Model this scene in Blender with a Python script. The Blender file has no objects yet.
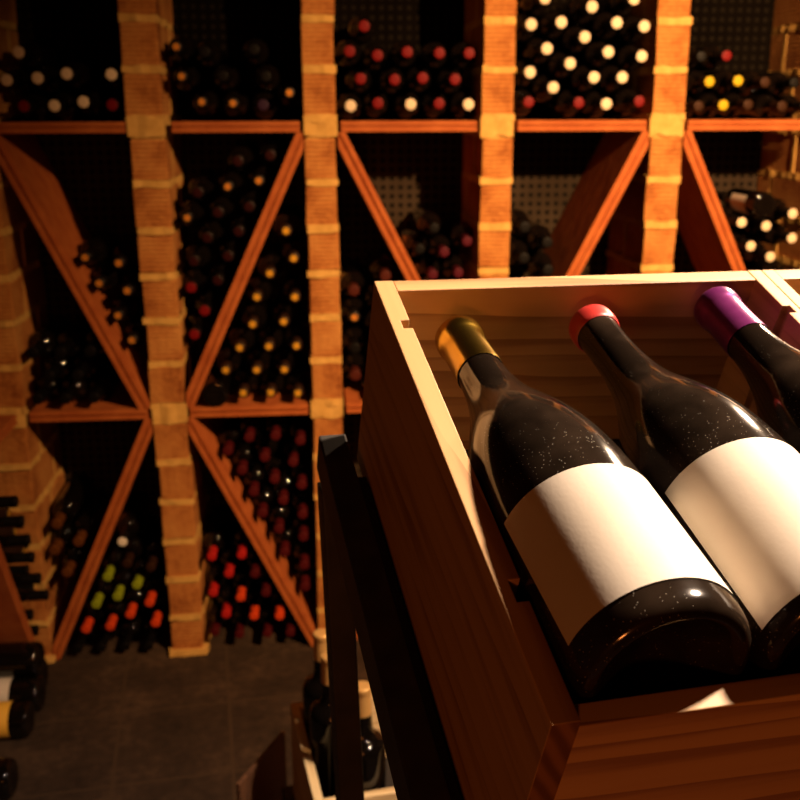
import bpy, math, random, json
from mathutils import Matrix, Vector
random.seed(11)
S = bpy.context.scene
COL = S.collection
PI = math.pi

# ------------------------------------------------------------------ helpers
class MB:
    def __init__(s): s.v = []; s.f = []
    def box(s, a, b, j=0.0):
        n = len(s.v)
        for z in (a[2], b[2]):
            for (x, y) in ((a[0], a[1]), (b[0], a[1]), (b[0], b[1]), (a[0], b[1])):
                s.v.append((x+random.uniform(-j, j), y+random.uniform(-j, j), z+random.uniform(-j, j)))
        for q in ((0, 3, 2, 1), (4, 5, 6, 7), (0, 1, 5, 4), (1, 2, 6, 5), (2, 3, 7, 6), (3, 0, 4, 7)):
            s.f.append(tuple(n+i for i in q))
        return s
    def prism(s, poly, z0, z1, axis='z', jz=0.0):
        """poly (counter-clockwise) extruded along an axis"""
        n = len(s.v); k = len(poly)
        for z in (z0, z1):
            for (a, b) in poly:
                zz = z+random.uniform(-jz, jz)
                s.v.append((a, b, zz) if axis == 'z' else (a, zz, b) if axis == 'y' else (zz, a, b))
        flip = axis == 'y'
        bot = tuple(n+i for i in range(k)); top = tuple(n+k+i for i in range(k))
        s.f.append(bot if flip else bot[::-1]); s.f.append(top[::-1] if flip else top)
        for i in range(k):
            q = (n+i, n+(i+1) % k, n+k+(i+1) % k, n+k+i)
            s.f.append(q[::-1] if flip else q)
        return s
    def lean(s, k):           # shear the lower end sideways: a splayed leg
        top = max(z for (_, _, z) in s.v); s.v = [(x+k*(top-z), y, z) for (x, y, z) in s.v]; return s
    def lathe(s, prof, seg=32, a0=0.0, a1=2*PI):
        """prof: list of (r, z); full turn welds, partial turn leaves a shell"""
        n = len(s.v); full = abs(a1-a0-2*PI) < 1e-6
        cols = seg if full else seg+1
        idx = []
        for (r, z) in prof:
            row = []
            if r < 1e-7 and full:
                s.v.append((0, 0, z)); row = [len(s.v)-1]*cols
            else:
                for i in range(cols):
                    a = a0+(a1-a0)*i/seg
                    s.v.append((r*math.cos(a), r*math.sin(a), z)); row.append(len(s.v)-1)
            idx.append(row)
        for j in range(len(prof)-1):
            for i in range(seg):
                k = (i+1) % cols if full else i+1
                q = [idx[j][i], idx[j][k], idx[j+1][k], idx[j+1][i]]
                u = []
                for t in q:
                    if t not in u: u.append(t)
                if len(u) > 2: s.f.append(tuple(u))
        return s
    def mesh(s, name, mat, smooth=False):
        me = bpy.data.meshes.new(name)
        me.from_pydata(s.v, [], s.f); me.materials.append(mat)
        if smooth:
            for p in me.polygons: p.use_smooth = True
        me.update(); return me
    def build(s, name, mat, parent=None, smooth=False, bevel=0, M=None):
        o = bpy.data.objects.new(name, s.mesh(name, mat, smooth)); COL.objects.link(o)
        if parent: o.parent = parent
        if M is not None: o.matrix_local = M
        if bevel:
            b = o.modifiers.new('bevel', 'BEVEL'); b.width = bevel; b.segments = 2; b.limit_method = 'ANGLE'
        return o

def tag(o, label, cat, group=None):
    o['label'] = label; o['category'] = cat
    if group: o['group'] = group
    return o
def struct(o): o['kind'] = 'structure'; return o
def empty(name, M=None, loc=None):
    o = bpy.data.objects.new(name, None); COL.objects.link(o); o.empty_display_size = .05
    if M is not None: o.matrix_world = M
    if loc is not None: o.location = loc
    return o

# ------------------------------------------------------------------ materials
def mat(name):
    m = bpy.data.materials.new(name); m.use_nodes = True
    nt = m.node_tree; b = nt.nodes['Principled BSDF']
    return m, nt, b
def N(nt, t, **k):
    n = nt.nodes.new(t)
    for a, v in k.items():
        if a in n.inputs: n.inputs[a].default_value = v
        else: setattr(n, a, v)
    return n
def ramp(nt, fac, stops):
    r = nt.nodes.new('ShaderNodeValToRGB'); e = r.color_ramp.elements
    while len(e) < len(stops): e.new(.5)
    for i, (p, c) in enumerate(stops):
        e[i].position = p; e[i].color = (*c, 1)
    nt.links.new(fac, r.inputs[0]); return r.outputs[0]
def coords(nt, scale=(1, 1, 1), rot=(0, 0, 0), kind='Object'):
    t = nt.nodes.new('ShaderNodeTexCoord'); mp = nt.nodes.new('ShaderNodeMapping')
    mp.inputs['Scale'].default_value = scale; mp.inputs['Rotation'].default_value = rot
    nt.links.new(t.outputs[kind], mp.inputs[0]); return mp.outputs[0]
def bump(nt, b, h, strength, dist):
    n = nt.nodes.new('ShaderNodeBump'); n.inputs['Strength'].default_value = strength; n.inputs['Distance'].default_value = dist
    nt.links.new(h, n.inputs['Height']); nt.links.new(n.outputs[0], b.inputs['Normal']); return n
def plain(name, c, rough=.5, metal=0, spec=.5, coat=0):
    m, nt, b = mat(name)
    b.inputs['Base Color'].default_value = (*c, 1); b.inputs['Roughness'].default_value = rough
    b.inputs['Metallic'].default_value = metal; b.inputs['Specular IOR Level'].default_value = spec
    b.inputs['Coat Weight'].default_value = coat
    return m
def speckle(name, c, c2, rough, scale=60, metal=0, spec=.5, bs=.15, bd=.001):
    m, nt, b = mat(name)
    n = N(nt, 'ShaderNodeTexNoise', Scale=scale, Detail=4.0)
    nt.links.new(coords(nt), n.inputs['Vector'])
    nt.links.new(ramp(nt, n.outputs[0], [(.3, c), (.7, c2)]), b.inputs['Base Color'])
    b.inputs['Roughness'].default_value = rough; b.inputs['Metallic'].default_value = metal
    b.inputs['Specular IOR Level'].default_value = spec
    bump(nt, b, n.outputs[0], bs, bd)
    return m
def wood(name, c1, c2, c3, along='y', ring=150.0, rough=.55, seed=0.0, line=.6):
    """pine: growth lines running along one axis"""
    m, nt, b = mat(name)
    sc = {'x': (.06, 1, 1), 'y': (1, .06, 1), 'z': (1, 1, .06)}[along]
    v = coords(nt, sc)
    ad = N(nt, 'ShaderNodeVectorMath', operation='ADD'); ad.inputs[1].default_value = (seed, seed*.7, seed*1.3)
    nt.links.new(v, ad.inputs[0]); v = ad.outputs[0]
    n1 = N(nt, 'ShaderNodeTexNoise', Scale=14.0, Detail=3.0); nt.links.new(v, n1.inputs['Vector'])
    mx = N(nt, 'ShaderNodeMix', data_type='VECTOR'); mx.inputs[0].default_value = .035
    nt.links.new(v, mx.inputs[4]); nt.links.new(n1.outputs['Color'], mx.inputs[5])
    w = N(nt, 'ShaderNodeTexWave', Scale=ring/6.0, Distortion=5.0, Detail=2.0); w.wave_type = 'BANDS'; w.bands_direction = 'DIAGONAL'; w.wave_profile = 'SAW'
    w.inputs['Detail Scale'].default_value = .7
    nt.links.new(mx.outputs[1], w.inputs['Vector'])
    n2 = N(nt, 'ShaderNodeTexNoise', Scale=240.0, Detail=2.0); nt.links.new(v, n2.inputs['Vector'])
    n3 = N(nt, 'ShaderNodeTexNoise', Scale=75.0, Detail=3.0); nt.links.new(v, n3.inputs['Vector'])
    ws = N(nt, 'ShaderNodeMath', operation='MULTIPLY_ADD'); ws.inputs[1].default_value = line
    w3 = N(nt, 'ShaderNodeMath', operation='MULTIPLY'); w3.inputs[1].default_value = 1.3-line
    nt.links.new(n3.outputs[0], w3.inputs[0]); nt.links.new(w.outputs[1], ws.inputs[0]); nt.links.new(w3.outputs[0], ws.inputs[2])
    mm = N(nt, 'ShaderNodeMath', operation='MULTIPLY_ADD'); mm.inputs[1].default_value = .18
    nt.links.new(n2.outputs[0], mm.inputs[0]); nt.links.new(ws.outputs[0], mm.inputs[2])
    nt.links.new(ramp(nt, mm.outputs[0], [(.3, c1), (.78, c2), (1.0, c3)]), b.inputs['Base Color'])
    b.inputs['Roughness'].default_value = rough
    bump(nt, b, mm.outputs[0], .12, .0006)
    return m

M = {}
PINE = ((.46, .265, .108), (.40, .218, .083), (.25, .115, .038))
M['pine_y'] = wood('pine_lengthwise', *PINE, along='y', ring=230, line=.25)
M['pine_x'] = wood('pine_crosswise', *PINE, along='x', ring=210, seed=3.1)
def end_grain():
    m, nt, b = mat('pine_end_grain')
    w = N(nt, 'ShaderNodeTexWave', Scale=42.0, Distortion=1.2, Detail=1.0); w.bands_direction = 'DIAGONAL'
    nt.links.new(coords(nt, (1.4, 1, .8)), w.inputs['Vector'])
    nt.links.new(ramp(nt, w.outputs[1], [(.1, (.11, .042, .014)), (.9, (.20, .085, .03))]), b.inputs['Base Color'])
    b.inputs['Roughness'].default_value = .8; b.inputs['Specular IOR Level'].default_value = .15
    return m
M['end_grain'] = end_grain()
M['pale_y'] = wood('pale_pine_lengthwise', (.74, .55, .30), (.68, .49, .25), (.5, .32, .14), along='y', ring=230, line=.3)
M['pale_x'] = wood('pale_pine_crosswise', (.74, .55, .30), (.68, .49, .25), (.5, .32, .14), along='x', ring=210, seed=2.2)
M['pine_dark'] = wood('shaded_pine_board', (.12, .05, .02), (.09, .036, .015), (.06, .024, .01), along='y', ring=160, seed=1.7)  # lid wood, toned down for the shadow that falls on it
def brick_mat():
    m, nt, b = mat('handmade_brick')
    v = coords(nt)
    n = N(nt, 'ShaderNodeTexNoise', Scale=9.0, Detail=5.0); nt.links.new(v, n.inputs['Vector'])
    n3 = N(nt, 'ShaderNodeTexNoise', Scale=70.0, Detail=3.0); nt.links.new(v, n3.inputs['Vector'])
    mm = N(nt, 'ShaderNodeMath', operation='MULTIPLY_ADD'); mm.inputs[1].default_value = .35
    nt.links.new(n3.outputs[0], mm.inputs[0]); nt.links.new(n.outputs[0], mm.inputs[2])
    nt.links.new(ramp(nt, mm.outputs[0], [(.45, (.20, .055, .011)), (.66, (.38, .142, .034)), (.9, (.47, .21, .055))]), b.inputs['Base Color'])
    b.inputs['Roughness'].default_value = .9; b.inputs['Specular IOR Level'].default_value = .15
    w = N(nt, 'ShaderNodeTexWave', Scale=28.0, Distortion=1.0, Detail=1.0); w.bands_direction = 'Z'
    nt.links.new(v, w.inputs['Vector'])
    ad = N(nt, 'ShaderNodeMath', operation='ADD'); nt.links.new(w.outputs[1], ad.inputs[0]); nt.links.new(n3.outputs[0], ad.inputs[1])
    bump(nt, b, ad.outputs[0], .6, .006)
    return m
M['brick'] = brick_mat()
M['mortar'] = speckle('lime_mortar', (.43, .24, .06), (.53, .315, .09), .95, 45, spec=.1, bs=.5, bd=.006)
M['terracotta'] = speckle('terracotta_board', (.27, .060, .012), (.36, .098, .022), .8, 22, spec=.2, bs=.3, bd=.003)
M['iron'] = speckle('black_painted_wood', (.014, .012, .011), (.03, .025, .02), .5, 45, spec=.4, bs=.3, bd=.0008)
M['dark_base'] = plain('light_absorbing_base', (.012, .008, .006), .8)  # black crate floors, added to swallow bounced light inside
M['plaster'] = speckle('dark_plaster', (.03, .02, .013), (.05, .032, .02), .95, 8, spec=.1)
M['near_black'] = speckle('near_black_wall', (.004, .0025, .0015), (.007, .0045, .003), .95, 10, spec=.1)  # very dark colour of the left wall
def floor_mat():
    m, nt, b = mat('slate_tiles')
    v = coords(nt, rot=(0, 0, math.radians(-6)))
    n = N(nt, 'ShaderNodeTexNoise', Scale=5.0, Detail=6.0); nt.links.new(v, n.inputs['Vector'])
    n2 = N(nt, 'ShaderNodeTexNoise', Scale=40.0, Detail=4.0); nt.links.new(v, n2.inputs['Vector'])
    mm = N(nt, 'ShaderNodeMath', operation='MULTIPLY_ADD'); mm.inputs[1].default_value = .5
    nt.links.new(n2.outputs[0], mm.inputs[0]); nt.links.new(n.outputs[0], mm.inputs[2])
    col = ramp(nt, mm.outputs[0], [(.5, (.015, .0085, .005)), (.78, (.030, .017, .010)), (1.0, (.06, .034, .019))])
    bt = N(nt, 'ShaderNodeTexBrick', Scale=1.0); bt.inputs['Mortar Size'].default_value = .004
    bt.inputs['Brick Width'].default_value = .285; bt.inputs['Row Height'].default_value = .3; bt.offset = .0
    bt.inputs['Mortar'].default_value = (.042, .024, .013, 1)
    nt.links.new(v, bt.inputs['Vector']); nt.links.new(col, bt.inputs['Color1']); nt.links.new(col, bt.inputs['Color2'])
    nt.links.new(bt.outputs[0], b.inputs['Base Color'])
    b.inputs['Roughness'].default_value = .75; b.inputs['Specular IOR Level'].default_value = .25
    bump(nt, b, mm.outputs[0], .4, .004)
    return m
M['floor'] = floor_mat()
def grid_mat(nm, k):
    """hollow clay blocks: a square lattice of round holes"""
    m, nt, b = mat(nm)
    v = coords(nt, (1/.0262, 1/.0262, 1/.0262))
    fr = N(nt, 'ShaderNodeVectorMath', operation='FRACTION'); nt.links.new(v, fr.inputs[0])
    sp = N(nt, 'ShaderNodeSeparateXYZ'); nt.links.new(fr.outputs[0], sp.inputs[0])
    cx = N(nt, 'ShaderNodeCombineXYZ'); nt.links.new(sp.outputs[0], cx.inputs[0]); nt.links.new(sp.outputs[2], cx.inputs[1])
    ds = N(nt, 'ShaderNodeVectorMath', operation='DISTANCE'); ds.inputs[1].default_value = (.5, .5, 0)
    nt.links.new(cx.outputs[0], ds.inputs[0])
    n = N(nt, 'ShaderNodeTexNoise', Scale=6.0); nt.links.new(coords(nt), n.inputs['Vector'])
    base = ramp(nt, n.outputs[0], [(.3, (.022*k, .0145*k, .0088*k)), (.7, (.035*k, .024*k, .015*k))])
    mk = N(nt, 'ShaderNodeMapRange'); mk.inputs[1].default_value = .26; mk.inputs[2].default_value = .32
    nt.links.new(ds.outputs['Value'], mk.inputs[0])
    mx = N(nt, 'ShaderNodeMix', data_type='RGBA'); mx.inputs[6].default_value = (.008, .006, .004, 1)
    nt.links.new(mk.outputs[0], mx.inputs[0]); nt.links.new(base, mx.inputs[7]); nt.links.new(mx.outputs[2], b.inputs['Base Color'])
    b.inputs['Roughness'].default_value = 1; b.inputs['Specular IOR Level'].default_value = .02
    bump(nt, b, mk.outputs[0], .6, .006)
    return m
M['grid'] = grid_mat('perforated_clay_block', 1.0); M['grid_shaded'] = grid_mat('shaded_perforated_block', .1)  # second copy has the dimness of the top bays put into its colour
M['glass'] = plain('dark_bottle_glass', (.003, .002, .0015), .04, 0, .5)
def dusty_glass():
    m, nt, b = mat('dusty_dark_glass')
    v = coords(nt)
    vo = N(nt, 'ShaderNodeTexVoronoi', Scale=520.0); nt.links.new(v, vo.inputs['Vector'])
    n = N(nt, 'ShaderNodeTexNoise', Scale=22.0, Detail=3.0); nt.links.new(v, n.inputs['Vector'])
    th = N(nt, 'ShaderNodeMapRange'); th.inputs[1].default_value = .40; th.inputs[2].default_value = .72; th.inputs[3].default_value = .03; th.inputs[4].default_value = .17
    nt.links.new(n.outputs[0], th.inputs[0])
    lt = N(nt, 'ShaderNodeMath', operation='LESS_THAN'); nt.links.new(vo.outputs['Distance'], lt.inputs[0]); nt.links.new(th.outputs[0], lt.inputs[1])
    film = N(nt, 'ShaderNodeTexNoise', Scale=30.0, Detail=8.0); nt.links.new(v, film.inputs['Vector'])
    base = ramp(nt, film.outputs[0], [(.4, (.007, .0045, .003)), (.75, (.022, .014, .009))])
    mx = N(nt, 'ShaderNodeMix', data_type='RGBA'); mx.inputs[7].default_value = (.26, .24, .21, 1)
    nt.links.new(lt.outputs[0], mx.inputs[0]); nt.links.new(base, mx.inputs[6]); nt.links.new(mx.outputs[2], b.inputs['Base Color'])
    r = N(nt, 'ShaderNodeMapRange'); r.inputs[3].default_value = .05; r.inputs[4].default_value = .16
    nt.links.new(film.outputs[0], r.inputs[0]); nt.links.new(r.outputs[0], b.inputs['Roughness'])
    return m
M['dusty'] = dusty_glass()
def paper():
    m, nt, b = mat('cream_label_paper')
    v = coords(nt)
    n = N(nt, 'ShaderNodeTexNoise', Scale=420.0, Detail=3.0); nt.links.new(v, n.inputs['Vector'])
    n2 = N(nt, 'ShaderNodeTexNoise', Scale=25.0, Detail=2.0); nt.links.new(v, n2.inputs['Vector'])
    nt.links.new(ramp(nt, n2.outputs[0], [(.3, (.52, .455, .37)), (.7, (.56, .495, .41))]), b.inputs['Base Color'])
    b.inputs['Roughness'].default_value = .65; b.inputs['Specular IOR Level'].default_value = .25
    bump(nt, b, n.outputs[0], .11, .0005)
    return m
M['paper'] = paper()
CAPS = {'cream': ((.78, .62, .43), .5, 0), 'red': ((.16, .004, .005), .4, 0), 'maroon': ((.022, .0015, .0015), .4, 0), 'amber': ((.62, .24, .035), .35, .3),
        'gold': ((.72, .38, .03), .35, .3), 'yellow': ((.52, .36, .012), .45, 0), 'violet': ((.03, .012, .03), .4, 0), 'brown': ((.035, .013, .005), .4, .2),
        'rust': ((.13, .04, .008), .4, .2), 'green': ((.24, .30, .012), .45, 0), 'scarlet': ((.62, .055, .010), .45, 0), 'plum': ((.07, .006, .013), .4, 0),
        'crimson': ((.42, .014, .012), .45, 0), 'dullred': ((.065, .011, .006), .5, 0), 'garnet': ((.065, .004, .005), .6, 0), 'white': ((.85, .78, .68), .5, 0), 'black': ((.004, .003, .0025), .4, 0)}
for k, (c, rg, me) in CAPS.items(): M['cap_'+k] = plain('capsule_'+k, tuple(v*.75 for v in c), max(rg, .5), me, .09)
M['gold_foil'] = speckle('gold_foil', (.46, .27, .035), (.54, .33, .05), .24, 80, metal=1, bs=.05, bd=.0003)
M['red_wax'] = speckle('red_wax', (.30, .014, .012), (.36, .025, .02), .38, 60, bs=.25, bd=.0008)
M['purple_foil'] = speckle('purple_foil', (.17, .02, .13), (.23, .035, .17), .28, 80, metal=.6, bs=.08, bd=.0003)
M['yellow_paper'] = plain('yellow_label_paper', (.70, .38, .04), .6)
M['orange_foil'] = plain('orange_gold_foil', (.72, .40, .12), .35, .4)

# ------------------------------------------------------------------ the cellar shell
YF, YB = 2.65, 2.985          # front plane and back of the brick rack
XL, XR = -1.20, 2.10
def slab(name, a, b, m): return struct(MB().box(a, b).build(name, m))
slab('floor', (XL-.1, -1.6, -.1), (XR+.1, YB+.1, 0), M['floor'])
slab('ceiling', (XL-.1, -1.6, 2.62), (XR+.1, YB+.1, 2.72), M['plaster'])
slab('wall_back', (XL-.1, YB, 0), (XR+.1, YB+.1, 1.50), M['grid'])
slab('trim_1', (XL-.1, YB, 1.50), (XR+.1, YB+.1, 2.62), M['grid_shaded'])  # upper back wall, same blocks darkened in colour to look unlit
slab('wall_left', (XL-.1, -1.6, 0), (XL, YB, 2.62), M['near_black'])
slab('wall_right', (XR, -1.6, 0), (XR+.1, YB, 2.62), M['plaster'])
slab('wall_front', (XL-.1, -1.7, 0), (XR+.1, -1.6, 2.62), M['plaster'])

# ------------------------------------------------------------------ brick pillars
PX = dict(Z=(-.895, -.782), A=(-.442, -.352), B=(-.003, .078), C=(.458, .541), D=(.912, 1.0), E=(1.372, 1.46))
ZS = (.743, 1.502, 2.262)      # shelf centres
HT = .0135                     # half shelf thickness
def ring(x0, x1, y0, y1, j, step=.022):
    pts = []
    def seg(a, b):
        n = max(2, int(math.hypot(b[0]-a[0], b[1]-a[1])/step))
        for i in range(n):
            t = i/n; pts.append((a[0]+(b[0]-a[0])*t+random.uniform(-j, j), a[1]+(b[1]-a[1])*t+random.uniform(-j, j)))
    c = [(x0, y0), (x1, y0), (x1, y1), (x0, y1)]
    for i in range(4): seg(c[i], c[(i+1) % 4])
    return pts
def pillar(key, label):
    x0, x1 = PX[key]; h = (x1-x0)/2
    def lean(z): return 0
    if key == 'A':
        def lean(z): return -.010*(z-.9)
    root = empty('brick_pillar', loc=((x0+x1)/2, YF, 0)); tag(root, label, 'pillar', 'brick pillars of the wine rack')
    bk, mo = MB(), MB()
    dep = YB-.003-YF
    rows = []
    for (zb, zt) in ((0, ZS[0]-.022), (ZS[0]+.020, ZS[1]-.022), (ZS[1]+.020, ZS[2]-.022)):
        n = 6; rows += [(zb+(zt-zb)*i/n, zb+(zt-zb)*(i+1)/n) for i in range(n)]
    for i, (a, b) in enumerate(rows):
        l = lean((a+b)/2); o = random.uniform(-.003, .003)
        split = (.17, .24, .12)[i % 3]
        m0, m1 = .009, .008
        bk.box((-h+o+l, random.uniform(0, .004), a+m0), (h+o+l, split-.006, b-m1), .0018)
        bk.box((-h+o+l, split+.006, a+m0), (h+o+l, dep, b-m1), .0018)
        mo.box((-h+.005+l, .006, a), (h-.005+l, dep-.001, b))
        if a > .01: mo.prism(ring(-h-.001+l, h+.001+l, -.001, dep-.002, .0035), a-.0085, a+.0095, 'z', .003)
        mo.prism([(split-.007, a+.004), (split+.007, a+.004), (split+.007, b-.004), (split-.007, b-.004)], -h-.0005+l, h+.0005+l, 'x', .001)
    for z in ZS:      # fat mortar at the crossings with the shelves
        l = lean(z)
        mo.prism(ring(-h-.003+l, h+.003+l, -.001, dep-.002, .0035), z-.026, z+.024, 'z', .006)
    mo.prism(ring(-h-.010+lean(0), h+.010+lean(0), -.012, dep-.002, .004), .0, .016, 'z', .0)
    bk.build('bricks', M['brick'], root, bevel=.003)
    mo.build('mortar', M['mortar'], root)
    return root
pillar('Z', 'brick pillar at the far left corner behind the bottles of the side rack')
pillar('A', 'brick pillar left of the crates, second from the left corner, rough pale mortar')
pillar('B', 'brick pillar rising just left of the wooden crate, partly hidden by the black stand')
pillar('C', 'bright brick pillar standing behind the left bottle of the crate')
pillar('D', 'bright brick pillar right of the bay crowded with cream capped bottles')
pillar('E', 'brick pillar at the right edge, its shaded left side seen')

# ------------------------------------------------------------------ shelves and diagonal planks
def clip(poly, n, c):           # keep n.p >= c
    out = []
    for i in range(len(poly)):
        a, b = poly[i], poly[(i+1) % len(poly)]
        da, db = n[0]*a[0]+n[1]*a[1]-c, n[0]*b[0]+n[1]*b[1]-c
        if da >= 0: out.append(a)
        if (da >= 0) != (db >= 0):
            t = da/(da-db); out.append((a[0]+(b[0]-a[0])*t, a[1]+(b[1]-a[1])*t))
    return out
def strip(mb, a, b, o0, o1, y0, y1, rect=None):
    """a strip of board beside the line a-b, between two offsets, as a prism along y"""
    dx, dz = b[0]-a[0], b[1]-a[1]; L = math.hypot(dx, dz); n = (-dz/L, dx/L)
    poly = [(a[0]+n[0]*o0, a[1]+n[1]*o0), (b[0]+n[0]*o0, b[1]+n[1]*o0), (b[0]+n[0]*o1, b[1]+n[1]*o1), (a[0]+n[0]*o1, a[1]+n[1]*o1)]
    if rect:
        for (nn, c) in (((1, 0), rect[0]), ((-1, 0), -rect[1]), ((0, 1), rect[2]), ((0, -1), -rect[3])): poly = clip(poly, nn, c)
    if len(poly) > 2: mb.prism(poly, y0, y1, 'y')
def board(name, a, b, th, rect, label, cat, group, y0=YF, y1=YB-.006):
    mb = MB(); g = .0045
    strip(mb, a, b, -th, -g*.6, y0, y1, rect); strip(mb, a, b, -g*.6, g*.6, y0+.006, y1, rect); strip(mb, a, b, g*.6, th, y0, y1, rect)
    cx, cz = (a[0]+b[0])/2, (a[1]+b[1])/2-th
    mb.v = [(x-cx, y-y0, z-cz) for (x, y, z) in mb.v]
    o = mb.build(name, M['terracotta'], bevel=.0012); o.location = (cx, y0, cz)
    return tag(o, label, cat, group)
K = 'ZABCDE'
BAYN = ['left', 'second from the left', 'middle', 'second from the right', 'right']
for r, z in enumerate(ZS):
    for i in range(5):
        l, rr = PX[K[i]][1]+.0125, PX[K[i+1]][0]-.0125
        lv = ('lower', 'upper', 'topmost')[r]
        board('rack_shelf', (l, z), (rr, z), HT, None, '%s terracotta shelf board across the %s bay of the wine rack' % (lv, BAYN[i]), 'shelf', 'terracotta shelf boards')
dg = [('Z', 'A', 1, '\\', 'wide-looking diagonal terracotta plank in the left bay under the upper shelf'),
      ('A', 'B', 1, '/', 'diagonal terracotta plank beside the gold capped bottles, rising to the right'),
      ('B', 'C', 1, '\\', 'diagonal terracotta plank running down behind the corner of the wooden crate'),
      ('C', 'D', 1, '/', 'diagonal terracotta plank rising right behind the crate, before pale perforated blocks'),
      ('D', 'E', 1, '\\', 'diagonal terracotta plank left of the white capped bottles at the right'),
      ('Z', 'A', 0, '/', 'diagonal terracotta plank beside the green capped bottles near the floor'),
      ('A', 'B', 0, '\\', 'diagonal terracotta plank above the red capped bottles near the floor'),
      ('B', 'C', 0, '/', 'diagonal terracotta plank low behind the black stand and crate')]
for l, r, row, k, lab in dg:
    x0, x1 = PX[l][1]+.004, PX[r][0]-.004
    z0, z1 = ((.002, ZS[0]-HT-.001), (ZS[0]+HT+.001, ZS[1]-HT-.001))[row]
    if k == '\\':
        a, b = (x0, z1), (x1, z0)
        if l == 'Z': a, b = (x0, z1-.02), (x1-.012, z0)
    else: a, b = (x0, z0), (x1, z1)
    dx, dz = b[0]-a[0], b[1]-a[1]
    a2, b2 = (a[0]-dx*.1, a[1]-dz*.1), (b[0]+dx*.1, b[1]+dz*.1)
    o = board('diagonal_plank', a2, b2, .017, (x0, x1, z0, z1), lab, 'shelf', 'diagonal planks of the rack')

# ------------------------------------------------------------------ bottles of the racks
R0 = .0372
BORD = [(0, .004), (.020, .003), (.0335, .0), (.0362, .003), (R0, .010), (R0, .183), (.0369, .192), (.0355, .1992), (.0326, .2048), (.0278, .2083), (.0226, .2108), (.0189, .2143), (.0167, .2215), (.0154, .231), (.0148, .246), (.0142, .262), (.0142, .297), (.012, .2995), (0, .2995)]
CAPP = [(.0148, .252), (.0149, .256), (.0146, .285), (.0147, .290), (.0155, .2915), (.0155, .2985), (.0152, .3002), (.0145, .3010), (.0130, .3015), (.0092, .3018), (0, .3019)]
glass_me = MB().lathe(BORD, 28).mesh('wine_bottle', M['glass'], True)
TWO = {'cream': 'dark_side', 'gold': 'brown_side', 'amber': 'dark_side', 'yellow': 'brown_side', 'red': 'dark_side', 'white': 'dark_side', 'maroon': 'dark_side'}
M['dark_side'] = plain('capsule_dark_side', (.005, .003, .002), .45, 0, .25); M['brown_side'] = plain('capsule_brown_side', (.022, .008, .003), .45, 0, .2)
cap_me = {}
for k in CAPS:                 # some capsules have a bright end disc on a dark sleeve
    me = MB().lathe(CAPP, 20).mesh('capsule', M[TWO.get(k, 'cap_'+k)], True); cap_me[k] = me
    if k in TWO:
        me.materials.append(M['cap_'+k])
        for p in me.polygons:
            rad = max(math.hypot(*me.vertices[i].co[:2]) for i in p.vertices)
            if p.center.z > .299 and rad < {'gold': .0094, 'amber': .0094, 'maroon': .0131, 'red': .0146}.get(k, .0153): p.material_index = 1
lab_me = MB().lathe([(R0+.0005, .055), (R0+.0005, .15)], 20, -1.9, 1.9).mesh('label', M['paper'], True)
protos = {}
def rack_bottle(color, rot, loc, rad, label, group, extra=None):
    s = rad/R0
    o = bpy.data.objects.new('wine_bottle', glass_me); COL.objects.link(o)
    o.location = loc; o.rotation_euler = rot; o.scale = (s, s, 1)
    c = bpy.data.objects.new('capsule', cap_me[color]); COL.objects.link(c); c.parent = o
    if extra:
        e = bpy.data.objects.new('label', lab_me); COL.objects.link(e); e.parent = o
        e.rotation_euler = (0, 0, extra)
    return tag(o, label, 'bottle', group)
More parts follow.
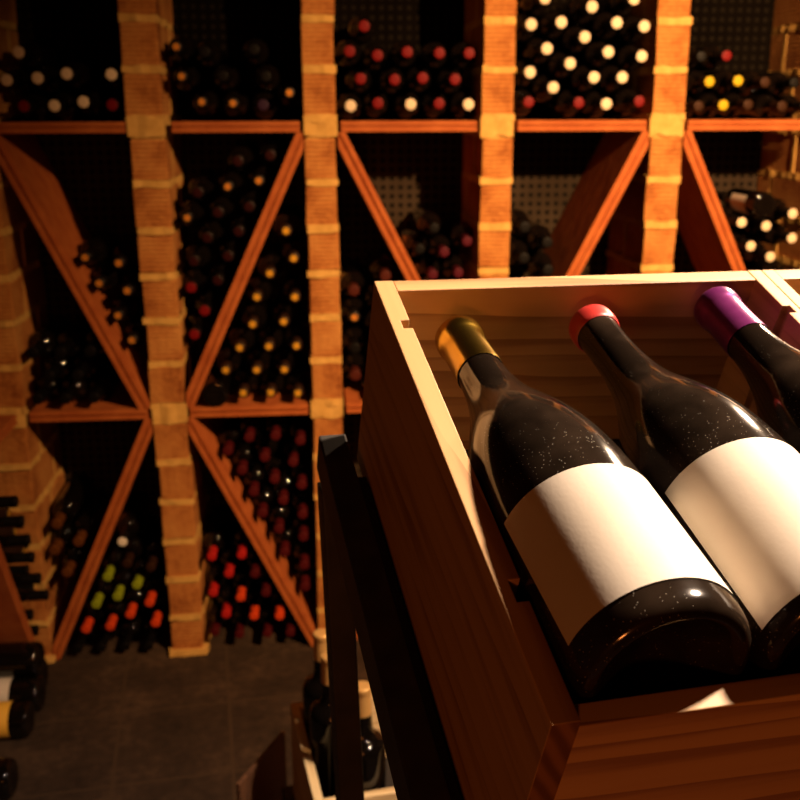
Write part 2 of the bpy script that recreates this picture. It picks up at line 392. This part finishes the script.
RACK = json.loads('''{"topZA": [0.0356,[-0.699,1.6815,"cream"],[-0.7327,1.6162,"cream"],[-0.6588,1.6209,"cream"],[-0.5882,1.6313,"cream"],[-0.4796,1.6294,"cream"],[-0.6243,1.5552,"cream"],[-0.5535,1.5641,"cream"],[-0.6979,1.554,"red"],[-0.4825,1.5568,"red"]],"topAB": [0.0347,[-0.3153,1.6948,"amber"],[-0.307,1.6252,"amber"],[-0.2606,1.5636,"amber"],[-0.1823,1.5601,"amber"],[-0.0397,1.5856,"amber"],[-0.1068,1.5558,"violet"],[-0.2467,1.6831,"black"],[-0.1243,1.6888,"black"],[-0.2043,1.6261,"black"],[-0.0972,1.6247,"black"]],"topBC": [0.0356,[0.1535,1.7458,"red"],[0.1156,1.6854,"red"],[0.1862,1.6759,"red"],[0.2616,1.6841,"red"],[0.3444,1.6819,"red"],[0.4204,1.6813,"red"],[0.1427,1.6194,"red"],[0.2295,1.6173,"red"],[0.3013,1.6213,"red"],[0.3848,1.6181,"red"],[0.1866,1.56,"red"],[0.3451,1.5588,"red"],[0.1156,1.5534,"cream"],[0.2704,1.557,"cream"],[0.4204,1.5563,"cream"]],"topCD": [0.036,[0.579,1.7514,"cream"],[0.6582,1.7573,"cream"],[0.7341,1.7941,"cream"],[0.614,1.8146,"cream"],[0.8442,1.8137,"cream"],[0.8008,1.756,"cream"],[0.874,1.7479,"cream"],[0.7213,1.7221,"cream"],[0.6221,1.6934,"cream"],[0.7843,1.6856,"cream"],[0.874,1.6756,"cream"],[0.6846,1.6573,"cream"],[0.579,1.6355,"cream"],[0.7484,1.623,"cream"],[0.8245,1.623,"cream"],[0.643,1.5983,"cream"],[0.7877,1.557,"cream"],[0.58,1.5621,"red"],[0.7129,1.5601,"red"],[0.874,1.5635,"red"]],"topDE": [0.0335,[1.1027,1.6775,"red"],[1.0605,1.6129,"yellow"],[1.1359,1.6147,"yellow"],[1.1026,1.5535,"yellow"],[1.0355,1.5506,"brown"],[1.2121,1.611,"brown"],[1.1734,1.5541,"brown"],[1.2646,1.55,"brown"],[1.0355,1.6753,"black"],[1.2957,1.6098,"black"],[1.3318,1.55,"black"]],"midZA+": [0.0372,[-0.5843,1.1748,"amber"],[-0.4987,1.1595,"amber"],[-0.553,1.1071,"amber"],[-0.4812,1.087,"amber"],[-0.5125,1.0193,"amber"],[-0.4812,0.9516,"amber"]],"midZA-": [0.0372,[-0.7428,0.7947,"black"],[-0.6682,0.7947,"black"],[-0.5936,0.7947,"black"],[-0.7056,0.8594,"black"],[-0.6309,0.8593,"black"],[-0.5932,0.9237,"black"],[-0.7428,0.924,"black"],[-0.6682,0.9239,"black"]],"midAB-": [0.0356,[-0.2063,1.3532,"amber"],[-0.1256,1.3679,"amber"],[-0.3144,1.2748,"amber"],[-0.1764,1.418,"maroon"],[-0.0936,1.4317,"maroon"],[-0.2837,1.3392,"maroon"],[-0.2344,1.2876,"maroon"],[-0.1527,1.302,"maroon"],[-0.2651,1.2233,"maroon"],[-0.1835,1.2376,"maroon"],[-0.303,1.1629,"maroon"],[-0.2143,1.1733,"maroon"],[-0.245,1.1089,"maroon"],[-0.3144,1.0924,"red"],[-0.2837,1.0281,"red"],[-0.3144,0.9637,"red"]],"midAB+": [0.0372,[-0.1062,1.1269,"gold"],[-0.1435,1.0623,"gold"],[-0.0422,1.0608,"gold"],[-0.158,0.9891,"gold"],[-0.0746,0.9936,"gold"],[-0.1954,0.9245,"gold"],[-0.1168,0.9269,"gold"],[-0.0422,0.9264,"gold"],[-0.2364,0.8622,"gold"],[-0.1524,0.8613,"gold"],[-0.0772,0.8606,"gold"],[-0.1915,0.7978,"gold"],[-0.1168,0.7958,"gold"],[-0.0422,0.7947,"gold"],[-0.0595,1.2378,"gold"],[-0.0422,1.1653,"gold"],[-0.2681,0.7947,"base"]],"midBC-": [0.0371,[0.1171,1.0013,"amber"],[0.1886,0.8938,"amber"],[0.1171,1.0757,"dullred"],[0.1171,0.8409,"dullred"],[0.2025,1.1143,"dullred"],[0.1171,0.9153,"black"],[0.1753,0.7946,"black"],[0.2496,0.7946,"black"],[0.2532,0.9306,"black"],[0.1836,0.968,"black"],[0.248,1.0051,"black"],[0.1836,1.0423,"black"]],"midBC+": [0.0335,[0.3622,1.1752,"plum"],[0.4225,1.2048,"plum"],[0.3314,1.1154,"plum"],[0.4002,1.1197,"plum"],[0.3346,1.239,"black"],[0.2956,1.1842,"black"],[0.4215,0.9429,"black"],[0.3915,1.0031,"black"]],"midCD-": [0.0372,[0.5802,1.2389,"black"],[0.6422,1.1973,"black"],[0.5802,1.1559,"black"],[0.6469,1.1225,"black"],[0.5802,0.9601,"black"],[0.6125,1.0273,"black"]],"midDE+": [0.0335,[1.1833,1.2446,"cream"],[1.2565,1.2335,"cream"],[1.3251,1.2671,"cream"],[1.2164,1.1795,"cream"],[1.2762,1.1488,"cream"],[1.33,1.2001,"cream"],[1.2283,1.2945,"label"],[1.3356,0.9469,"black"],[1.3055,1.007,"black"],[1.275,1.0669,"black"],[1.3359,1.0952,"black"]],"lowZA-": [0.0372,[-0.7283,0.429,"rust"],[-0.673,0.3745,"rust"],[-0.7428,0.3482,"rust"],[-0.7142,0.2792,"rust"]],"lowZA+": [0.0336,[-0.6004,0.2636,"green"],[-0.5201,0.235,"green"],[-0.5778,0.2001,"green"],[-0.641,0.1767,"green"],[-0.5438,0.3001,"brown"],[-0.4776,0.2873,"brown"],[-0.6751,0.1017,"scarlet"],[-0.6059,0.1068,"scarlet"],[-0.5472,0.14,"scarlet"],[-0.4896,0.1749,"scarlet"],[-0.4776,0.1075,"scarlet"],[-0.5521,0.367,"white"],[-0.7064,0.0336,"black"],[-0.6384,0.0336,"black"],[-0.5704,0.0336,"black"],[-0.5024,0.0336,"black"]],"lowAB-": [0.0335,[-0.3043,0.3108,"crimson"],[-0.2194,0.3107,"crimson"],[-0.258,0.2554,"crimson"],[-0.3069,0.1949,"crimson"],[-0.2727,0.1254,"crimson"],[-0.2277,0.1789,"scarlet"],[-0.1919,0.1145,"scarlet"],[-0.1174,0.1147,"scarlet"],[-0.1834,0.2539,"garnet"],[-0.1541,0.1927,"garnet"],[-0.3078,0.0681,"garnet"],[-0.2374,0.0539,"garnet"],[-0.1548,0.0585,"garnet"],[-0.0877,0.0542,"garnet"]],"lowAB+": [0.0351,[-0.2421,0.6322,"garnet"],[-0.1814,0.6677,"garnet"],[-0.1085,0.673,"garnet"],[-0.0401,0.6568,"garnet"],[-0.1407,0.6104,"garnet"],[-0.2059,0.5719,"garnet"],[-0.0621,0.59,"garnet"],[-0.1158,0.5446,"garnet"],[-0.176,0.5082,"garnet"],[-0.0401,0.5232,"garnet"],[-0.0938,0.4778,"garnet"],[-0.154,0.4414,"garnet"],[-0.0401,0.4325,"garnet"],[-0.1097,0.3868,"garnet"],[-0.0949,0.3181,"garnet"],[-0.0401,0.3621,"garnet"],[-0.0401,0.274,"garnet"],[-0.0401,0.2037,"garnet"]],"left": [0.0365,[2.3708,0.6101,"black",-0.74],[2.4032,0.5446,"black",-0.74],[2.4356,0.4791,"black",-0.74],[2.4679,0.4136,"black",-0.745],[2.508,0.3327,"black",-0.745],[2.5403,0.2673,"black",-0.74],[2.4842,0.5338,"gold",-0.8],[2.5166,0.4682,"gold",-0.8],[2.5391,0.3987,"gold",-0.79],[2.6115,0.1223,"black",-0.8],[2.5796,0.1878,"black",-0.8],[2.6115,0.2532,"black",-0.8],[2.588,0.3223,"black",-0.8],[2.6115,0.3914,"black",-0.8],[2.5895,0.4611,"black",-0.8]]}''')
ORD = ['first', 'second', 'third', 'fourth', 'fifth', 'sixth', 'seventh', 'eighth', 'ninth', 'tenth', 'eleventh', 'twelfth']
BN = {'topZA': 'top left bay', 'topAB': 'dim top bay right of it', 'topBC': 'top middle bay', 'topCD': 'cream-capped top bay', 'topDE': 'top right bay',
      'midZA+': 'above plank, left middle bay', 'midZA-': 'dark pile, left middle bay', 'midAB-': 'left of rising plank, red-capped bay',
      'midAB+': 'right of rising plank, gold-capped bay', 'midBC-': 'narrow dark gap left of crate', 'midBC+': 'pile behind crate corner',
      'midCD-': 'dark pile behind crate', 'midDE+': 'white-capped pile at right', 'lowZA-': 'lower left corner bay', 'lowZA+': 'green-capped lower bay',
      'lowAB-': 'red-capped pile near floor', 'lowAB+': 'above plank near floor'}
BN['topAB'] = 'second top bay'
for bay, data in RACK.items():
    if bay == 'left': continue
    rad, items = data[0], data[1:]
    items = sorted(items, key=lambda t: t[1])
    rows = []
    for it in items:
        if rows and it[1]-rows[-1][0][1] < rad*.8: rows[-1].append(it)
        else: rows.append([it])
    for ri, row in enumerate(rows):
        row.sort(key=lambda t: t[0])
        for ci, (x, z, c) in enumerate(row):
            rn = 'bottom row' if ri == 0 else ORD[ri]+' row up'
            pos = ('only one' if len(row) == 1 else 'leftmost' if ci == 0 else 'rightmost' if ci == len(row)-1 else ORD[ci]+' from left')
            y = 2.645+random.uniform(-.006, .006)
            cn = {'base': None, 'label': None}.get(c, c)
            if cn is None:
                what = 'base-out wine bottle' if c == 'base' else 'pale-labelled base-out bottle'
                rack_bottle('black', (-PI/2, 0, 0), (x, y-.03*(c == 'label'), z), rad-.0006, '%s, %s in %s, %s' % (what, pos, rn, BN[bay]), 'wine bottles in the brick rack', 1.9 if c == 'label' else None)
            else:
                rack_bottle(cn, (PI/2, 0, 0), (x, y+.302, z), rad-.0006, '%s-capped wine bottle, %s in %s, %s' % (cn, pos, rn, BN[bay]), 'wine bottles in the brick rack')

# ------------------------------------------------------------------ rack along the left wall
PXL = -.80
def left_board(name, a, b, th, rect, label):
    mb = MB(); g = .0027
    def st(o0, o1, x0, x1):
        m2 = MB(); strip(m2, a, b, o0, o1, 0, 1, rect)
        n = len(mb.v)
        for (p, q, r) in m2.v: mb.v.append((x0+(x1-x0)*(1-q), p, r))
        for f in m2.f: mb.f.append(tuple(n+i for i in f))
    st(-th, -g, XL+.006, PXL); st(-g, g, XL+.006, PXL-.006); st(g, th, XL+.006, PXL)
    return tag(mb.build(name, M['terracotta'], bevel=.0012), label, 'shelf', 'boards of the side rack')
left_board('diagonal_plank', (2.646, -.075), (2.214, .803), .017, (2.2, 2.64, .002, .728), 'steep diagonal terracotta plank of the side rack at the left edge')
left_board('rack_shelf', (1.75, .743), (2.642, .743), HT, None, 'terracotta shelf board of the side rack at the left edge')
lw = RACK['left'][1:]
lw = sorted(lw, key=lambda t: t[1])
for i, (y, z, c, xc) in enumerate(lw):
    rack_bottle(c, (0, PI/2, 0), (xc-.302, y, z), .0365-.0003, '%s-capped wine bottle pointing right in the left side rack, %s from the bottom' % (c, ORD[i] if i < 12 else ('thirteenth', 'fourteenth', 'fifteenth')[i-12]), 'bottles in the side rack')
MAG = [(0, .012), (.022, .006), (.038, .0), (.043, .003), (.0455, .012), (.0455, .19), (.043, .212), (.035, .235), (.024, .258), (.0185, .275), (.0165, .30), (.0165, .345), (.0178, .346), (.0178, .356), (.016, .36), (0, .36)]
mag_me = MB().lathe(MAG, 40).mesh('large_bottle', M['glass'], True)
magcap_me = MB().lathe([(.0172, .30), (.0172, .342), (.0186, .3445), (.0186, .357), (.0165, .3612), (0, .3612)], 24).mesh('capsule', M['cap_black'], True)
def big(loc, rot, label, lab=None, a=(0, 1)):
    o = bpy.data.objects.new('large_bottle', mag_me); COL.objects.link(o); o.location = loc; o.rotation_euler = rot
    c = bpy.data.objects.new('capsule', magcap_me); COL.objects.link(c); c.parent = o
    if lab: MB().lathe([(.0461, .075 if lab == 'paper' else .045), (.0461, .16)], 24, *a).build('label', M[lab], o, True)
    return tag(o, label, 'bottle', 'large bottles lying under the side rack')
rr = (0, -PI/2, 0)             # neck towards the left wall, base out into the room
big((-.762, 2.50, .0457), rr, 'large dark bottle lying under the side rack, farthest along the floor')
big((-.745, 2.405, .0457), rr, 'large dark bottle on the floor between plain bottles, white label', 'paper', (-2.2, 1.0))
big((-.752, 2.452, .1245), rr, 'large dark bottle lying atop two others under the side rack')
big((-.745, 2.29, .0457), rr, 'large dark bottle with a bright yellow label on the floor at left', 'yellow_paper', (-2.4, 1.3))
big((-.722, 2.05, .0457), rr, 'large dark bottle nearest the camera on the floor at left')

# ------------------------------------------------------------------ the tilted crates on the black stand
CR = Matrix([[0.987824, -0.139021, 0.069835], [0.154895, 0.920793, -0.357978], [-0.014537, 0.364436, 0.931115]])            # columns: across, towards the back, up out of the crate
P1 = Vector([0.04233, 0.65482, 1.42916])            # back left top corner of the crate's rim
HC = .155                      # crate height
T = .013; L = .3473; WI = .281
base = CR.to_4x4(); base.translation = P1 - CR.col[2]*HC
def crate(name, W, T1, T2, M0, label, grooves=True):
    """open box: local x across, y backwards (0 = back face, -L = front face), z up"""
    root = empty(name, M=M0); tag(root, label, 'crate', 'wooden wine crates')
    def side(x0, x1, inner, nm):
        g = []
        for (c, w) in ((-.0535, .009), (-.2765, .013)): g.append((c-w/2, c+w/2))
        g.sort()
        d = .006*(1 if inner > 0 else -1)
        xi = x1 if inner > 0 else x0; xo = x0 if inner > 0 else x1
        pts = [(xi, -L)]
        for (a, b) in g: pts += [(xi, a), (xi-d, a), (xi-d, b), (xi, b)]
        pts += [(xi, 0), (xo, 0), (xo, -L)]
        if inner < 0: pts = pts[::-1]
        # one concave prism: split into convex strips
        mb = MB(); ys = sorted(set([-L, 0]+[v for p in g for v in p]))
        mb.prism(pts, 0, HC, 'z')
        o = mb.build(nm, M['pine_y'], root, bevel=.0006)
        o.data.materials.append(M['end_grain'])
        for p in o.data.polygons:
            if p.normal.y < -.9 and abs(p.center.y+L) < .001: p.material_index = 1
        return o
    side(0, T1, 1, 'side_panel'); side(W-T2, W, -1, 'side_panel')
    MB().box((T1+.0002, -T, .0), (W-T2-.0002, 0, HC-.0003)).build('back_panel', M['pine_x'], root, bevel=.0006)
    MB().box((T1+.0002, -L+.0005, .0), (W-T2-.0002, -L+.0115, HC-.0045)).build('front_panel', M['pine_x'], root, bevel=.0006)
    MB().box((T1+.0003, -L+T+.0003, .004), (W-T2-.0003, -T-.0003, .012)).build('base_panel', M['dark_base'], root)
    return root
W1 = WI+.011
c1 = crate('wine_crate', W1, T, .011, base, 'open pine wine crate tilted on the black stand, three bottles lying inside')
b2 = base.copy(); b2.translation = base.translation+CR.col[0]*(W1+.0006)
c2 = crate('wine_crate', .292, .010, T, b2, 'open pine crate at the right edge, butted against the crate with three bottles')
# slatted rests across the main crate, slotted in the grooves of the side panels
def rest(l, ztop, cuts, parent):
    pts = [(T-.0045, .0125), (WI+.0045, .0125), (WI+.0045, ztop)]
    for (x, r, zc) in reversed(cuts):
        for k in range(0, 13):
            a = k/12*PI; px = x+r*math.cos(a); pz = zc-r*math.sin(a)
            if pz < ztop+.0001: pts.append((px, pz))
    pts.append((T-.0045, ztop))
    mb = MB(); mb.prism(pts, -l-.0035, -l+.0035, 'y'); return mb.build('bottle_rest', M['pine_x'], parent)

def cpt(w, a, l): return base @ Vector((w, -l, HC-a))
# -- burgundy bottles ------------------------------------------------------
RB = .0425
BURG = [(0, .022), (.012, .018), (.024, .008), (.033, .0005), (.0365, 0), (.0400, .002), (.0418, .006), (RB, .013), (RB, .105), (.0422, .117), (.0412, .132), (.0393, .147), (.0365, .161), (.0328, .174), (.0285, .186), (.0243, .197), (.0208, .208), (.0182, .219), (.0164, .230), (.0153, .241), (.0146, .252), (.0143, .262), (.0143, .286), (.0150, .2875), (.0155, .289), (.0155, .295), (.0145, .2985), (.012, .2995), (0, .2995)]
def smooth_prof(p, it=2):
    for _ in range(it):
        q = [p[0]]
        for a, b in zip(p, p[1:]):
            q += [(a[0]*.75+b[0]*.25, a[1]*.75+b[1]*.25), (a[0]*.25+b[0]*.75, a[1]*.25+b[1]*.75)]
        p = q+[p[-1]]
    return p
burg_me = MB().lathe(smooth_prof(BURG), 96).mesh('wine_bottle', M['dusty'], True)
FOIL = [(.0154, .2505), (.0155, .252), (.0150, .262), (.0150, .2855), (.0158, .2885), (.01625, .2905), (.01625, .2965), (.0155, .3000), (.0125, .3022), (0, .3026)]
WAX = [(.0150, .2855), (.0160, .2868), (.0165, .291), (.0166, .296), (.0160, .3005), (.0135, .3030), (.006, .3042), (0, .3044)]
def front_bottle(end, bas, cap, capm, label, lab=None):
    e, b = cpt(*end), cpt(*bas)
    z = (e-b).normalized(); up = CR.col[2].copy(); x = (up-z*up.dot(z)).normalized(); y = z.cross(x)   # local +X faces up out of the crate
    m = Matrix((x, y, z)).transposed().to_4x4(); m.translation = b
    o = bpy.data.objects.new('wine_bottle', burg_me); COL.objects.link(o); o.matrix_world = m
    tag(o, label, 'bottle', 'bottles lying in the tilted crate')
    MB().lathe(smooth_prof(cap, 1), 64).build('capsule', M[capm], o, True)
    if lab:
        z0, z1, a0, a1 = lab
        mb = MB().lathe([(RB+.00045, z0+(z1-z0)*k/6) for k in range(7)], 72, a0, a1)
        mb.build('label', M['paper'], o, True)
    return o
R_ = math.radians
front_bottle((.0520, .0245, .0310), (.0587, .0010, .3324), FOIL, 'gold_foil', 'dark dusty bottle with gold foil capsule and cream label, left in the crate', (.0155, .096, R_(-75), R_(95)))
front_bottle((.1480, .0205, .0310), (.1464, -.0005, .3318), WAX, 'red_wax', 'dark bottle sealed with red wax, cream label, middle of the crate', (.008, .104, R_(-75), R_(66)))
front_bottle((.2400, .0090, .0300), (.2375, -.001, .3315), FOIL, 'purple_foil', 'dark bottle with purple foil capsule, right in the crate', (.024, .098, R_(-75), R_(75)))
rest(.2765, HC-.034, [(.0577, RB+.0025, HC-.0053), (.1468, RB+.0025, HC-.0034), (.2380, RB+.0025, HC-.0009)], c1)
rest(.190, HC-.040, [(.0554, RB+.0025, HC-.0122), (.1468, RB+.0025, HC-.0094), (.2387, RB+.0025, HC-.0037)], c1)

# -- the black stand -------------------------------------------------------
stand = empty('display_stand', loc=(P1.x, P1.y, 0)); tag(stand, 'black wooden stand carrying the tilted crates', 'stand')
inv = Matrix.Translation((-P1.x, -P1.y, 0))
def rail(nm, a, b):             # in crate coordinates (w, -l, height over crate base)
    mb = MB().box(a, b)
    if nm == 'side_rail':       # an inner ledge closes the gap to the crates
        i0, i1 = (b[0]-.001, -.0008) if a[0] < 0 else (WS+.0008, a[0]+.001)
        mb.box((i0, a[1], a[2]), (i1, -.035, b[2]-.013))
    return mb.build(nm, M['iron'], stand, bevel=.0015, M=inv @ base)
zt = HC-.129
WS = W1+.0006+.292
rail('side_rail', (-.031, -.42, zt-.032), (-.0105, -.001, zt)); rail('side_rail', (WS+.0105, -.42, zt-.032), (WS+.031, -.001, zt))
for l in (.06, .29): rail('cross_rail', (-.0103, -l-.025, -.026), (WS+.0103, -l, -.0006))
def post(w, l):
    p = base @ Vector((w, -l, zt-.0325)); ang = math.atan2(CR.col[0].y, CR.col[0].x)
    mm = inv @ Matrix.Translation((p.x, p.y, 0)) @ Matrix.Rotation(ang, 4, 'Z')
    return MB().prism([(-.0102, -.0125), (.0102, -.0125), (.0102, .0125), (-.0102, .0125)], 0, p.z-.006, 'z').lean(.03).build('leg', M['iron'], stand, bevel=.0015, M=mm)
for w in (-.0207, WS+.0207):
    for l in (.014, .40): post(w, l)

# ------------------------------------------------------------------ lower crate with standing bottles, on a low black table
ya = math.atan2(.139, .9208)
LM = Matrix.Translation((-.058, 1.596, .31)) @ Matrix.Rotation(ya, 4, 'Z')   # back left bottom corner; x across, -y towards the camera
def lower_crate():
    root = empty('wine_crate', M=LM); tag(root, 'open pine crate below the stand with bottles standing in it', 'crate', 'wooden wine crates')
    W, LL, H, t = .30, .288, .19, .015
    def grooved(x0, x1):
        MB().box((x0, -LL, 0), (x1, 0, H)).build('side_panel', M['pale_y'], root, bevel=.0008)
    grooved(0, t); grooved(W-t, W)
    MB().box((t+.0002, -t, 0), (W-t-.0002, 0, H)).build('back_panel', M['pale_x'], root, bevel=.0008)
    MB().box((t+.0002, -LL, 0), (W-t-.0002, -LL+t, H)).build('front_panel', M['pale_x'], root, bevel=.0008)
    MB().box((t+.0002, -LL+t+.0002, .03), (W-t-.0002, -t-.0002, .0545)).build('base_panel', M['dark_base'], root)
lower_crate()
def standing(x, y, col, label, rot=0, lab=False):
    p = LM @ Vector((x, y, .0548))
    me = glass_me
    o = bpy.data.objects.new('wine_bottle', me); COL.objects.link(o); o.location = p; o.rotation_euler = (0, 0, rot)
    MB().lathe(CAPP, 28).build('capsule', M[col], o, True)
    if lab: MB().lathe([(RB+.0004, .03), (RB+.0004, .10)], 40, 0, 2.6).build('label', M['paper'], o, True)
    return tag(o, label, 'bottle', 'bottles standing in the lower crate')
standing(.0535, -.053, 'orange_foil', 'tall dark bottle standing in the back left corner of the lower crate')
standing(.0540, -.130, 'orange_foil', 'dark bottle standing in the lower crate, second along its left side')
standing(.0880, -.233, 'orange_foil', 'dark bottle standing in the lower crate, seen between black post and rail')
def table():
    m0 = LM.copy(); m0.translation.z = 0
    root = empty('low_table', M=m0); tag(root, 'low black table under the lower crate', 'table')
    MB().box((-.02, -.36, .28), (.34, .02, .3098)).build('tabletop', M['iron'], root, bevel=.002)
    for x in (0, .29):
        for y in (-.35, -.02): MB().box((x, y-.0, 0), (x+.03, y+.03, .2799)).build('leg', M['iron'], root, bevel=.0015)
table()
# loose board leaning beside the lower crate
A, B = Vector((-.0900, 1.640, 0)), Vector((-.1530, 1.500, 0))
A, B = Vector((-.078,1.66,0)), Vector((-.155,1.51,0))
dv = (B-A); n = Vector((-dv.y, dv.x, 0)).normalized()
bd = MB(); ln = dv.length
bd.box((0, 0, 0), (ln, .007, .40))
mm = Matrix.Translation(A) @ Matrix.Rotation(math.atan2(dv.y, dv.x), 4, 'Z')
tag(bd.build('crate_lid', M['pine_dark'], bevel=.001, M=mm), 'dark wooden crate lid standing on edge beside the lower crate', 'board')

# ------------------------------------------------------------------ lights
def point(name, loc, e, col, rad):
    l = bpy.data.lights.new(name, 'POINT'); l.energy = e; l.color = col; l.shadow_soft_size = rad
    o = bpy.data.objects.new(name, l); COL.objects.link(o); o.location = loc; return o
def spot(name, loc, tgt, e, col, rad, ang, blend):
    l = bpy.data.lights.new(name, 'SPOT'); l.energy = e; l.color = col; l.shadow_soft_size = rad; l.spot_size = R_(ang); l.spot_blend = blend
    o = bpy.data.objects.new(name, l); COL.objects.link(o); o.location = loc
    o.rotation_euler = (Vector(tgt)-Vector(loc)).to_track_quat('-Z', 'Y').to_euler(); return o
spot('rack_spotlight', (1.22, .74, 2.27), (1.20, 2.65, .88), 720, (1, .56, .25), .025, 99, 1)
spot('crate_spotlight', (1.0, .70, 2.27), (.17, .50, 1.32), 365, (1, .75, .55), .05, 100, 1)
spot('side_spotlight', (1.36, 1.95, 2.10), (.20, .50, 1.33), 160, (1, .70, .45), .05, 44, .6)
point('fill_light', (-.25, -1.25, 1.2), 24, (1, .26, .05), .10)  # added warm fill from behind the camera, not a fixture of the cellar
w = bpy.data.worlds.new('World'); S.world = w; w.use_nodes = True
w.node_tree.nodes['Background'].inputs[0].default_value = (1, .5, .2, 1); w.node_tree.nodes['Background'].inputs[1].default_value = .0005

# ------------------------------------------------------------------ camera
cam = bpy.data.cameras.new('camera'); co = bpy.data.objects.new('camera', cam); COL.objects.link(co); S.camera = co
cam.sensor_width = 36; cam.lens = 990/800*36; cam.clip_start = .02; cam.clip_end = 50
r, d, f = (Vector(v) for v in [[0.995815, -0.09136, -0.002514], [-0.027893, -0.277605, -0.96029], [0.087034, 0.956341, -0.278991]])
cm = Matrix((r, -d, -f)).transposed().to_4x4(); cm.translation = (0, 0, 1.537); co.matrix_world = cm
cam.dof.use_dof = True; cam.dof.focus_distance = .52; cam.dof.aperture_fstop = 15
S.view_settings.view_transform = 'Standard'; S.view_settings.look = 'None'; S.view_settings.gamma = 1
S.view_settings.exposure = 0; S.view_settings.use_curve_mapping = False
